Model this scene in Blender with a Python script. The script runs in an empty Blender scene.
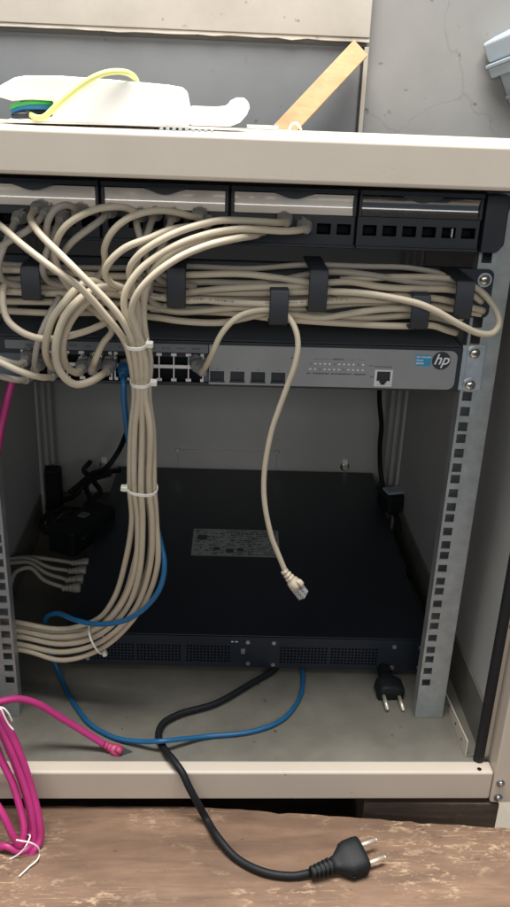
import bpy, bmesh, math, random
from mathutils import Vector, Matrix
random.seed(7)
scene = bpy.context.scene
COL = scene.collection

# ------------------------------------------------------------------ camera
F_PX, YAW, PIT, ROL = 847.24, 0.0532963, 0.4035306, 0.0401851
CAM = Vector((-0.01278, -0.77067, 0.61397))
cy, sy, cp, sp = math.cos(YAW), math.sin(YAW), math.cos(PIT), math.sin(PIT)
FWD = Vector((sy * cp, cy * cp, -sp)); r0 = Vector((cy, -sy, 0)); u0 = r0.cross(FWD)
RGT = math.cos(ROL) * r0 + math.sin(ROL) * u0
UPV = -math.sin(ROL) * r0 + math.cos(ROL) * u0
cd = bpy.data.cameras.new("camera"); cam = bpy.data.objects.new("camera", cd); COL.objects.link(cam)
M = Matrix((RGT, UPV, -FWD)).transposed().to_4x4(); M.translation = CAM
cam.matrix_world = M
cd.sensor_fit = 'VERTICAL'; cd.sensor_height = 36.0; cd.lens = 36.0 * F_PX / 907.0
cd.clip_start = 0.01; cd.clip_end = 50
scene.camera = cam

# ------------------------------------------------------------------ light
world = bpy.data.worlds.new("World"); scene.world = world; world.use_nodes = True
bg = world.node_tree.nodes["Background"]
bg.inputs[0].default_value = (0.66, 0.83, 1.0, 1); bg.inputs[1].default_value = 0.235

def area(name, loc, target, size, size_y, power, col):
    ld = bpy.data.lights.new(name, 'AREA'); ld.shape = 'RECTANGLE'; ld.size = size; ld.size_y = size_y
    ld.energy = power; ld.color = col
    o = bpy.data.objects.new(name, ld); COL.objects.link(o); o.location = loc
    o.rotation_euler = (Vector(target) - Vector(loc)).to_track_quat('-Z', 'Y').to_euler()
    return o
area("skylight", (0.0, -0.20, 2.3), (0.0, -0.12, 0.3), 1.5, 0.9, 125, (1.0, 0.965, 0.92))
area("window_light", (-0.1, -2.3, 1.13), (0, 0, 0.35), 2.2, 0.34, 15, (1.0, 0.95, 0.88))

vs = scene.view_settings
vs.view_transform = 'Standard'; vs.look = 'None'; vs.gamma = 1.0; vs.exposure = 0.0; vs.use_curve_mapping = False
scene.render.engine = 'CYCLES'
scene.cycles.use_denoising = True
scene.cycles.max_bounces = 8

# ------------------------------------------------------------------ helpers
MM = 0.001
def P(x, y, depth):
    """point of the place seen at photograph position x,y on the upright plane `depth` mm behind the rail fronts"""
    d = FWD + RGT * ((x - 255) / F_PX) + UPV * ((453.5 - y) / F_PX)
    t = (depth * MM - CAM.y) / d.y
    return CAM + d * t
def PZ(x, y, z):
    """the same on the level plane at height z mm"""
    d = FWD + RGT * ((x - 255) / F_PX) + UPV * ((453.5 - y) / F_PX)
    t = (z * MM - CAM.z) / d.z
    return CAM + d * t
def V(x, y, z): return Vector((x, y, z)) * MM

class MB:
    def __init__(s): s.v = []; s.f = []; s.uv = None
    def box(s, x0, x1, y0, y1, z0, z1, m=None):
        b = len(s.v)
        for z in (z0, z1):
            for x, y in ((x0, y0), (x1, y0), (x1, y1), (x0, y1)):
                p = V(x, y, z); s.v.append(m @ p if m else p)
        s.f += [tuple(b + i for i in q) for q in ((3, 2, 1, 0), (4, 5, 6, 7), (0, 1, 5, 4), (1, 2, 6, 5), (2, 3, 7, 6), (3, 0, 4, 7))]
        return s
    def cyl(s, p0, p1, r0, r1=None, n=16, caps=True):
        """p0,p1 metres, radii mm"""
        r1 = r0 if r1 is None else r1
        a = (p1 - p0).normalized(); q = a.orthogonal().normalized(); w = a.cross(q); b = len(s.v)
        for p, r in ((p0, r0), (p1, r1)):
            for i in range(n):
                t = 2 * math.pi * i / n; s.v.append(p + (q * math.cos(t) + w * math.sin(t)) * r * MM)
        for i in range(n):
            j = (i + 1) % n; s.f.append((b + i, b + j, b + n + j, b + n + i))
        if caps: s.f.append(tuple(b + i for i in reversed(range(n)))); s.f.append(tuple(b + n + i for i in range(n)))
        return s
    def loft(s, rings, close=True):
        b = len(s.v); n = len(rings[0])
        for r in rings: s.v += r
        for k in range(len(rings) - 1):
            for i in range(n):
                j = (i + 1) % n; s.f.append((b + k * n + i, b + k * n + j, b + (k + 1) * n + j, b + (k + 1) * n + i))
        if close:
            s.f.append(tuple(b + i for i in reversed(range(n)))); e = b + (len(rings) - 1) * n; s.f.append(tuple(e + i for i in range(n)))
        return s
    def tube(s, pts, r, n=12, step=3.0, taper=None):
        c = smooth(pts, step); rings = []; t0 = (c[1] - c[0]).normalized(); q = t0.orthogonal().normalized()
        for i, p in enumerate(c):
            t = (c[min(i + 1, len(c) - 1)] - c[max(i - 1, 0)]).normalized()
            q = (q - t * q.dot(t)).normalized(); w = t.cross(q)
            rings.append([p + (q * math.cos(2 * math.pi * k / n) + w * math.sin(2 * math.pi * k / n)) * r * MM for k in range(n)])
        return s.loft(rings)
    def prism(s, poly, y0, y1, m=None):
        """poly of (x,z) mm, counter-clockwise seen from the front, between depths y0<y1"""
        b = len(s.v); n = len(poly)
        for y in (y0, y1):
            for x, z in poly:
                p = V(x, y, z); s.v.append(m @ p if m else p)
        s.f.append(tuple(b + i for i in range(n))); s.f.append(tuple(b + n + i for i in reversed(range(n))))
        for i in range(n):
            j = (i + 1) % n; s.f.append((b + j, b + i, b + n + i, b + n + j))
        return s
    def grid(s, xs, zs, holes, y0, y1):
        """plate with rectangular holes cut right through"""
        nx, nz = len(xs) - 1, len(zs) - 1; idx = {}
        def vt(i, j, k):
            if (i, j, k) not in idx: idx[(i, j, k)] = len(s.v); s.v.append(V(xs[i], (y0, y1)[k], zs[j]))
            return idx[(i, j, k)]
        solid = lambda i, j: 0 <= i < nx and 0 <= j < nz and (i, j) not in holes
        for i in range(nx):
            for j in range(nz):
                if not solid(i, j): continue
                s.f.append((vt(i, j, 0), vt(i + 1, j, 0), vt(i + 1, j + 1, 0), vt(i, j + 1, 0)))
                s.f.append((vt(i, j + 1, 1), vt(i + 1, j + 1, 1), vt(i + 1, j, 1), vt(i, j, 1)))
                if not solid(i - 1, j): s.f.append((vt(i, j, 1), vt(i, j, 0), vt(i, j + 1, 0), vt(i, j + 1, 1)))
                if not solid(i + 1, j): s.f.append((vt(i + 1, j, 0), vt(i + 1, j, 1), vt(i + 1, j + 1, 1), vt(i + 1, j + 1, 0)))
                if not solid(i, j - 1): s.f.append((vt(i, j, 1), vt(i + 1, j, 1), vt(i + 1, j, 0), vt(i, j, 0)))
                if not solid(i, j + 1): s.f.append((vt(i, j + 1, 0), vt(i + 1, j + 1, 0), vt(i + 1, j + 1, 1), vt(i, j + 1, 1)))
        return s
    def well(s, x0, x1, z0, z1, y0, y1):
        """open box: four walls and a back, seen from the front (inside)"""
        b = len(s.v)
        for y in (y0, y1):
            for x, z in ((x0, z0), (x1, z0), (x1, z1), (x0, z1)): s.v.append(V(x, y, z))
        for i in range(4):
            j = (i + 1) % 4; s.f.append((b + i, b + j, b + 4 + j, b + 4 + i))
        s.f.append((b + 4, b + 5, b + 6, b + 7)); return s
    def mesh(s, name, mat, smooth_=False):
        me = bpy.data.meshes.new(name); me.from_pydata([tuple(p) for p in s.v], [], s.f); me.update()
        if mat: me.materials.append(MAT[mat])
        if smooth_: me.polygons.foreach_set('use_smooth', [True] * len(me.polygons))
        return me
    def build(s, name, mat, parent=None, sm=False, bevel=0, seg=2):
        return link(name, s.mesh(name, mat, sm), parent, bevel, seg)

def link(name, me, parent=None, bevel=0, seg=2):
    o = bpy.data.objects.new(name, me); COL.objects.link(o)
    if parent:
        o.parent = parent; o.matrix_parent_inverse = PINV.get(parent.name, parent.matrix_basis).inverted()
    if bevel:
        md = o.modifiers.new('bevel', 'BEVEL'); md.width = bevel * MM; md.segments = seg; md.limit_method = 'ANGLE'
        md.angle_limit = math.radians(40); md.harden_normals = True
        me.polygons.foreach_set('use_smooth', [True] * len(me.polygons))
    return o
PINV = {}
def smooth(pts, step=3.0):
    """centripetal-like Catmull-Rom through the points, resampled about every `step` mm"""
    p = [Vector(q) for q in pts]
    if len(p) == 2: p = [p[0], (p[0] + p[1]) / 2, p[1]]
    e = [p[0] * 2 - p[1]] + p + [p[-1] * 2 - p[-2]]; out = []
    for i in range(1, len(e) - 2):
        a, b, c, d = e[i - 1:i + 3]
        t1 = max((b - a).length, 1e-5) ** .5; t2 = max((c - b).length, 1e-5) ** .5; t3 = max((d - c).length, 1e-5) ** .5
        m1 = ((b - a) / t1 - (c - a) / (t1 + t2) + (c - b) / t2) * t2
        m2 = ((c - b) / t2 - (d - b) / (t2 + t3) + (d - c) / t3) * t2
        n = max(2, int((c - b).length / (step * MM)))
        for k in range(n):
            t = k / n; h = t * t; g = h * t
            out.append(b * (2 * g - 3 * h + 1) + m1 * (g - 2 * h + t) + c * (-2 * g + 3 * h) + m2 * (g - h))
    out.append(p[-1]); return out
def tag(o, label, cat, group=None, kind=None):
    o['label'] = label; o['category'] = cat
    if group: o['group'] = group
    if kind: o['kind'] = kind
    return o
def thing(name, label, cat, loc=(0, 0, 0), group=None):
    o = bpy.data.objects.new(name, None); COL.objects.link(o); o.location = Vector(loc)
    o.empty_display_size = .02
    return tag(o, label, cat, group)
def struct(o): o['kind'] = 'structure'; return o
def frame(p, d, up=Vector((0, 0, 1))):
    """matrix whose +X runs along d, +Z near up"""
    d = d.normalized(); s = up.cross(d)
    if s.length < 1e-4: s = Vector((0, 1, 0)).cross(d)
    s.normalize(); w = d.cross(s); m = Matrix((d, s, w)).transposed().to_4x4(); m.translation = p; return m
def text(s, size, x, y, z, mat, parent, name='lettering', shear=0, align='CENTER', m=None, bold=0):
    c = bpy.data.curves.new('t', 'FONT'); c.body = s; c.size = size * MM; c.align_x = align; c.align_y = 'CENTER'; c.shear = shear; c.offset = bold * MM
    c.resolution_u = 4
    o = bpy.data.objects.new('t', c); COL.objects.link(o); bpy.context.view_layer.update()
    me = bpy.data.meshes.new_from_object(o.evaluated_get(bpy.context.evaluated_depsgraph_get())); bpy.data.objects.remove(o); bpy.data.curves.remove(c)
    T = m if m else Matrix.Translation(V(x, y, z)) @ Matrix.Rotation(math.pi / 2, 4, 'X')
    me.transform(T); me.materials.clear(); me.materials.append(MAT[mat]); me.name = name
    return link(name, me, parent)

# ------------------------------------------------------------------ materials
MAT = {}
def mat(name, col, rough=.5, metal=0, var=.12, vscale=30, bump=0, bscale=200, spec=.5, coat=0, col2=None, coord='Object', stretch=None, trans=0, alpha=1, crough=.05, thr=(.35, .7), speck=None):
    m = bpy.data.materials.new(name); m.use_nodes = True; nt = m.node_tree; b = nt.nodes['Principled BSDF']; L = nt.links
    b.inputs['Roughness'].default_value = rough; b.inputs['Metallic'].default_value = metal
    b.inputs['Specular IOR Level'].default_value = spec; b.inputs['Coat Weight'].default_value = coat; b.inputs['Coat Roughness'].default_value = crough
    b.inputs['Transmission Weight'].default_value = trans
    if coat: b.inputs['Coat IOR'].default_value = 1.9
    tc = nt.nodes.new('ShaderNodeTexCoord'); mp = nt.nodes.new('ShaderNodeMapping'); L.new(tc.outputs[coord], mp.inputs[0])
    if stretch: mp.inputs['Scale'].default_value = stretch
    n = nt.nodes.new('ShaderNodeTexNoise'); n.inputs['Scale'].default_value = vscale; n.inputs['Detail'].default_value = 6; n.inputs['Roughness'].default_value = .6
    L.new(mp.outputs[0], n.inputs[0])
    cr = nt.nodes.new('ShaderNodeValToRGB'); cr.color_ramp.elements[0].position = thr[0]; cr.color_ramp.elements[1].position = thr[1]
    c2 = col2 if col2 else tuple(c * (1 - var) for c in col)
    cr.color_ramp.elements[0].color = (*c2, 1); cr.color_ramp.elements[1].color = (*col, 1)
    L.new(n.outputs[0], cr.inputs[0]); out = cr.outputs[0]
    if speck:
        ns = nt.nodes.new('ShaderNodeTexNoise'); ns.inputs['Scale'].default_value = speck[0]; ns.inputs['Detail'].default_value = 3; L.new(mp.outputs[0], ns.inputs[0])
        rs = nt.nodes.new('ShaderNodeValToRGB'); rs.color_ramp.elements[0].position = speck[1]; rs.color_ramp.elements[1].position = speck[1] + .03
        rs.color_ramp.elements[0].color = (.42, .36, .30, 1); rs.color_ramp.elements[1].color = (1, 1, 1, 1); L.new(ns.outputs[0], rs.inputs[0])
        mq = nt.nodes.new('ShaderNodeMix'); mq.data_type = 'RGBA'; mq.blend_type = 'MULTIPLY'; mq.inputs[0].default_value = 1; L.new(out, mq.inputs[6]); L.new(rs.outputs[0], mq.inputs[7]); out = mq.outputs[2]
    L.new(out, b.inputs['Base Color'])
    # uneven gloss
    mr = nt.nodes.new('ShaderNodeMapRange'); mr.inputs[3].default_value = max(.02, rough - .08); mr.inputs[4].default_value = min(1, rough + .1); L.new(n.outputs[0], mr.inputs[0]); L.new(mr.outputs[0], b.inputs['Roughness'])
    if bump:
        n2 = nt.nodes.new('ShaderNodeTexNoise'); n2.inputs['Scale'].default_value = bscale; n2.inputs['Detail'].default_value = 5; L.new(mp.outputs[0], n2.inputs[0])
        bp = nt.nodes.new('ShaderNodeBump'); bp.inputs['Strength'].default_value = bump; bp.inputs['Distance'].default_value = .002
        L.new(n2.outputs[0], bp.inputs['Height']); L.new(bp.outputs[0], b.inputs['Normal'])
    MAT[name] = m; return m
mat('paint', (.60, .53, .445), .42, var=.06, vscale=14, bump=.03, bscale=500, speck=(75, .235))
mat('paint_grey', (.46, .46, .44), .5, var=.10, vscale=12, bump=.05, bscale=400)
mat('paint_floor_shaded', (.195, .185, .155), .55, var=.30, vscale=16, bump=.05, bscale=400, speck=(60, .25))  # base colour darkened for shade over the cabinet floor; mottling is dirt
mat('paint_back', (.50, .50, .49), .5, var=.1, vscale=10)
mat('zinc', (.46, .49, .50), .45, metal=.55, var=.25, vscale=60)
mat('zinc_bright', (.72, .74, .74), .3, metal=.9, var=.15, vscale=90)
mat('screw', (.72, .70, .64), .25, metal=1, var=.2, vscale=300)
mat('polished_glint', (.92, .91, .88), .16, metal=1, var=.05)
mat('bolt', (.45, .45, .45), .32, metal=1, var=.2, vscale=300)
mat('rubber', (.012, .013, .015), .6, var=.2, vscale=80, spec=.3)
mat('black_plastic', (.020, .024, .031), .42, var=.15, vscale=60, bump=.04, bscale=900)
mat('clip_plastic', (.017, .021, .030), .55, var=.15, vscale=90, bump=.06, bscale=900)
mat('black_steel', (.019, .025, .036), .38, var=.25, vscale=9, bump=.05, bscale=900)
mat('port_dark', (.006, .007, .009), .7, var=.1, spec=.15)
mat('panel_band', (.055, .062, .078), .5, var=.1)
mat('paper', (.80, .74, .67), .55, var=.10, vscale=25, coat=1.0, crough=.09)
mat('window_clear', (.035, .040, .052), .25, var=.15, coat=1.0, crough=.10)
mat('switch_steel', (.14, .17, .205), .36, var=.12, vscale=20, bump=.05, bscale=900)
mat('face_grey', (.305, .31, .315), .42, metal=.15, var=.06, vscale=40, bump=.03, bscale=1500)
mat('face_strip', (.17, .175, .19), .5, var=.06)
mat('spacer', (.82, .78, .76), .35, metal=.25, var=.08)
mat('gold', (.75, .55, .2), .3, metal=1)
mat('print_dark', (.06, .06, .065), .6, var=.02)
mat('print_grey', (.16, .16, .17), .6, var=.02)
mat('print_white', (.78, .82, .85), .6, var=.02)
mat('logo_black', (.03, .03, .035), .4, var=.02)
mat('sticker_blue', (.03, .30, .55), .45, var=.05)
mat('label_silver', (.42, .43, .44), .5, metal=.1, var=.12, vscale=60)
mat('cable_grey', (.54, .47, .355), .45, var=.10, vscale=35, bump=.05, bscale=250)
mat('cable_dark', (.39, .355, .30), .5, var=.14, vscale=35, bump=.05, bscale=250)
mat('boot_grey', (.26, .26, .25), .45, var=.08, vscale=60)
mat('clear_plug', (.78, .80, .80), .12, var=.05, trans=.75)
mat('cable_blue', (.010, .115, .27), .4, var=.15, vscale=50)
mat('cable_pink', (.47, .032, .19), .42, var=.14, vscale=35, bump=.05, bscale=250)
mat('boot_pink', (.44, .04, .13), .45, var=.1)
mat('cord_black', (.009, .011, .013), .55, var=.2, vscale=60, bump=.05, bscale=700, spec=.28)
mat('brass', (.88, .81, .67), .45, metal=.7, var=.1)
mat('tie_white', (.74, .72, .66), .4, var=.05)
mat('tie_wire', (.85, .80, .76), .5, var=.06)
mat('white_plastic', (.92, .92, .92), .35, var=.03)
mat('wire_yellow', (.86, .88, .30), .4, var=.05)
mat('wire_green', (.05, .52, .09), .4, var=.05)
mat('wire_blue', (.03, .22, .52), .4, var=.05)
mat('grey_plastic', (.36, .42, .47), .45, var=.1)
mat('black_dirt', (.02, .02, .02), .8)

def wood(name, dark, mid, light, scale=1.0, rot=0, wornamt=.5):
    m = bpy.data.materials.new(name); m.use_nodes = True; nt = m.node_tree; b = nt.nodes['Principled BSDF']; L = nt.links; N = nt.nodes.new
    tc = N('ShaderNodeTexCoord')
    def noise(sc, rz, detail, rough, dist=0):
        mp = N('ShaderNodeMapping'); mp.inputs['Scale'].default_value = sc; mp.inputs['Rotation'].default_value = (0, 0, rz); L.new(tc.outputs['Object'], mp.inputs[0])
        n = N('ShaderNodeTexNoise'); n.inputs['Scale'].default_value = 1; n.inputs['Detail'].default_value = detail; n.inputs['Roughness'].default_value = rough; n.inputs['Distortion'].default_value = dist; L.new(mp.outputs[0], n.inputs[0]); return n.outputs[0]
    def ramp(src, p0, p1, c0=(0, 0, 0), c1=(1, 1, 1)):
        r = N('ShaderNodeValToRGB'); e = r.color_ramp.elements; e[0].position = p0; e[1].position = p1; e[0].color = (*c0, 1); e[1].color = (*c1, 1); L.new(src, r.inputs[0]); return r.outputs[0]
    def mathn(op, a, b_):
        k = N('ShaderNodeMath'); k.operation = op
        for q, v in enumerate((a, b_)):
            if isinstance(v, float): k.inputs[q].default_value = v
            else: L.new(v, k.inputs[q])
        return k.outputs[0]
    def mix(f, a, c, mode='MIX'):
        x = N('ShaderNodeMix'); x.data_type = 'RGBA'; x.blend_type = mode
        if isinstance(f, float): x.inputs[0].default_value = f
        else: L.new(f, x.inputs[0])
        L.new(a, x.inputs[6])
        if isinstance(c, tuple): x.inputs[7].default_value = (*c, 1)
        else: L.new(c, x.inputs[7])
        return x.outputs[2]
    grain = noise((6 * scale, 42 * scale, 42 * scale), rot, 10, .68, .8)
    col = ramp(grain, .30, .70, dark, mid)
    big = noise((7, 12, 9), rot + .4, 5, .6)
    col = mix(1.0, col, ramp(big, .30, .66, (.60, .57, .55), (1.12, 1.1, 1.08)), 'MULTIPLY')
    area_ = ramp(noise((7.5, 13, 8), .3, 4, .6), .44, .62)
    fleck = ramp(noise((70, 150, 90), rot - .55, 6, .7), .53, .63)
    f1 = mathn('MULTIPLY', mathn('MULTIPLY', fleck, area_), wornamt)
    col = mix(f1, col, light)
    scr = ramp(noise((22, 420, 60), rot - .75, 4, .6), .60, .68)
    f2 = mathn('MULTIPLY', mathn('MULTIPLY', scr, area_), wornamt * .8)
    col = mix(f2, col, light)
    pit = ramp(noise((45, 95, 60), rot + .2, 4, .6), .24, .33, (.42, .40, .40), (1, 1, 1))
    col = mix(1.0, col, pit, 'MULTIPLY')
    L.new(col, b.inputs['Base Color']); b.inputs['Roughness'].default_value = .6
    hgt = mathn('ADD', mathn('ADD', grain, mathn('MULTIPLY', f1, .6)), pit)
    bp = N('ShaderNodeBump'); bp.inputs['Strength'].default_value = .55; bp.inputs['Distance'].default_value = .0014; L.new(hgt, bp.inputs['Height']); L.new(bp.outputs[0], b.inputs['Normal'])
    MAT[name] = m
wood('wood_worn', (.125, .075, .048), (.255, .158, .102), (.50, .35, .225), 1.0, .06, .85)
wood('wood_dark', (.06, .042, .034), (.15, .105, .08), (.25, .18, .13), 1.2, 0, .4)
wood('wood_pale', (.44, .265, .125), (.58, .37, .19), (.62, .43, .25), 1.3, 0, .3)

def wallmat(name, base, stain, cracks=False, stain_thr=(.45, .62)):
    m = bpy.data.materials.new(name); m.use_nodes = True; nt = m.node_tree; b = nt.nodes['Principled BSDF']; L = nt.links; N = nt.nodes.new
    tc = N('ShaderNodeTexCoord'); n = N('ShaderNodeTexNoise'); n.inputs['Scale'].default_value = 9; n.inputs['Detail'].default_value = 8; n.inputs['Roughness'].default_value = .65; L.new(tc.outputs['Object'], n.inputs[0])
    cr = N('ShaderNodeValToRGB'); e = cr.color_ramp.elements; e[0].position = .3; e[0].color = (*stain, 1); e[1].position = stain_thr[1]; e[1].color = (*base, 1); L.new(n.outputs[0], cr.inputs[0]); out = cr.outputs[0]
    n5 = N('ShaderNodeTexNoise'); n5.inputs['Scale'].default_value = 55; n5.inputs['Detail'].default_value = 3; L.new(tc.outputs['Object'], n5.inputs[0])
    r5 = N('ShaderNodeValToRGB'); e = r5.color_ramp.elements; e[0].position = .24; e[0].color = (.45, .45, .45, 1); e[1].position = .30; e[1].color = (1, 1, 1, 1); L.new(n5.outputs[0], r5.inputs[0])
    mq = N('ShaderNodeMix'); mq.data_type = 'RGBA'; mq.blend_type = 'MULTIPLY'; mq.inputs[0].default_value = 1; L.new(out, mq.inputs[6]); L.new(r5.outputs[0], mq.inputs[7]); out = mq.outputs[2]
    if cracks:
        nd = N('ShaderNodeTexNoise'); nd.inputs['Scale'].default_value = 14; nd.inputs['Detail'].default_value = 5; L.new(tc.outputs['Object'], nd.inputs[0])
        mxv = N('ShaderNodeMix'); mxv.data_type = 'VECTOR'; mxv.inputs[0].default_value = .08; L.new(tc.outputs['Object'], mxv.inputs[4]); L.new(nd.outputs[1], mxv.inputs[5])
        vo = N('ShaderNodeTexVoronoi'); vo.feature = 'DISTANCE_TO_EDGE'; vo.inputs['Scale'].default_value = 5.2; L.new(mxv.outputs[1], vo.inputs[0])
        rr = N('ShaderNodeMapRange'); rr.inputs[1].default_value = 0; rr.inputs[2].default_value = .010; rr.inputs[3].default_value = .84; rr.inputs[4].default_value = 1; L.new(vo.outputs[0], rr.inputs[0])
        ml = N('ShaderNodeMix'); ml.data_type = 'RGBA'; ml.blend_type = 'MULTIPLY'; ml.inputs[0].default_value = 1; L.new(out, ml.inputs[6]); L.new(rr.outputs[0], ml.inputs[7]); out = ml.outputs[2]
    L.new(out, b.inputs['Base Color']); b.inputs['Roughness'].default_value = .75
    bp = N('ShaderNodeBump'); bp.inputs['Strength'].default_value = .3; bp.inputs['Distance'].default_value = .002; L.new(n.outputs[0], bp.inputs['Height']); L.new(bp.outputs[0], b.inputs['Normal'])
    MAT[name] = m
wallmat('wall_grey', (.222, .22, .213), (.195, .194, .190), True)
wallmat('board_beige', (.37, .34, .30), (.31, .285, .245))
wallmat('panel_metal', (.150, .160, .168), (.132, .140, .148))
wallmat('chipped', (.60, .56, .49), (.42, .38, .32))
wallmat('floor_tile', (.72, .64, .52), (.60, .52, .42))

# ------------------------------------------------------------------ the setting
WALL_Y = 660
struct(MB().box(-1500, 1500, WALL_Y, WALL_Y + 80, -700, 1600).build('wall', 'wall_grey'))
struct(MB().box(-1500, 1500, -1600, WALL_Y, -720, -700).build('floor', 'floor_tile'))
# wall boarding upper left
wb = thing('wall_board', 'beige board with chipped lower edge across the upper left wall', 'board', V(-100, WALL_Y, 690))
a = P(0, 37, 640); b_ = P(370, 37, 640); zb = (b_.z / MM) - 1.5; xb = b_.x / MM
MB().box(-1200, xb, 640, WALL_Y - 1, zb, 1300).build('panel', 'board_beige', wb, bevel=1.5)
n = 60; poly = [(-1200 + (xb + 1200) * i / n, zb - 4 - random.random() * 2 - (0 if i % 11 else 2)) for i in range(n + 1)] + [(xb, zb - .5), (-1200, zb - .5)]
MB().prism(poly, 642, WALL_Y - 2).build('chipped_edge', 'chipped', wb)
# recessed grey sheet with its edge strip
ws = thing('wall_sheet', 'blue grey metal sheet under the beige wall board', 'panel', V(-100, WALL_Y, 500))
MB().box(-1200, xb - 6, 652, WALL_Y - 1, 300, zb - 12).build('sheet', 'panel_metal', ws)
MB().box(xb - 6, xb + 1, 644, WALL_Y - 1, 300, zb - 12).build('edge_strip', 'board_beige', ws, bevel=1)
MB().box(xb - 9, xb - 6.5, 648, WALL_Y - 1, 300, zb - 12).build('joint', 'black_dirt', ws)

# bench planks
WZ = -95
def plank(name, label, poly, z0, z1, m, cat='plank'):
    mb = MB(); n = len(poly); b = 0
    for z in (z0, z1):
        for x, y in poly: mb.v.append(V(x, y, z))
    mb.f.append(tuple(range(n, 2 * n))); mb.f.append(tuple(reversed(range(n))))
    for i in range(n): j = (i + 1) % n; mb.f.append((i, j, n + j, n + i))
    return tag(mb.build(name, m), label, cat)
edge = []
for i in range(131):
    t = i / 130; x = 700 - 1400 * t
    px = min(1, max(0, (x + 232) / 530)); y = -80 - 4 * px - 27 * max(0, (px - .4) / .6) + random.uniform(-.7, .7) - (1.5 if random.random() < .06 else 0)
    edge.append((x, y))
plank('bench_plank', 'worn brown plank in the foreground under the loose power plug', [(-700, -420), (700, -420)] + edge, WZ - 42, WZ, 'wood_worn')
plank('dark_gap_plank', 'lower plank added to keep the gap beneath the cabinet dark', [(-700, -70), (306, -70), (306, 620), (-700, 620)], -190, -150, 'wood_dark')  # added so the gap under the cabinet stays dark
plank('support_block', 'short dark wood block propping the right front corner of the cabinet', [(157, -84), (304, -87), (309, 40), (157, 40)], -149.5, -86.5, 'wood_dark', 'wood block')
plank('rear_block', 'wood block propping the rear edge of the cabinet', [(-290, 470), (290, 470), (290, 590), (-290, 590)], -149.5, -86.5, 'wood_dark', 'wood block')
plank('corner_block', 'wood block propping the left front corner of the cabinet', [(-330, -60), (-262, -60), (-262, 40), (-330, 40)], -149.5, -86.5, 'wood_dark', 'wood block')

# ------------------------------------------------------------------ the cabinet
FZ = -43.4; FY = -86; XI = 287; XO = 335; BY = 580; TZ = 583
cab = thing('rack_cabinet', 'open beige steel network rack cabinet standing on wood blocks', 'rack cabinet', V(0, 200, -80))
PINV[cab.name] = Matrix.Translation(V(0, 200, -80))
floor_ = MB().box(-XI, XI, -76, BY, FZ - 3, FZ).build('floor_panel', 'paint_floor_shaded', cab)
MB().box(-XI - 6, -XI, -60, BY, FZ - 30, TZ - 27).build('side_panel', 'paint_grey', cab)
MB().box(XI, XI + 6, -60, BY, FZ - 30, TZ - 27).build('side_panel', 'paint_grey', cab)
bp_ = MB().box(-XI - 6, XI + 6, BY, BY + 3, FZ - 30, TZ - 27).build('back_panel', 'paint_back', cab)
MB().box(-XO, XO, 52, BY + 3, TZ - 26.5, TZ - 23).build('top_panel', 'paint', cab)
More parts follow.
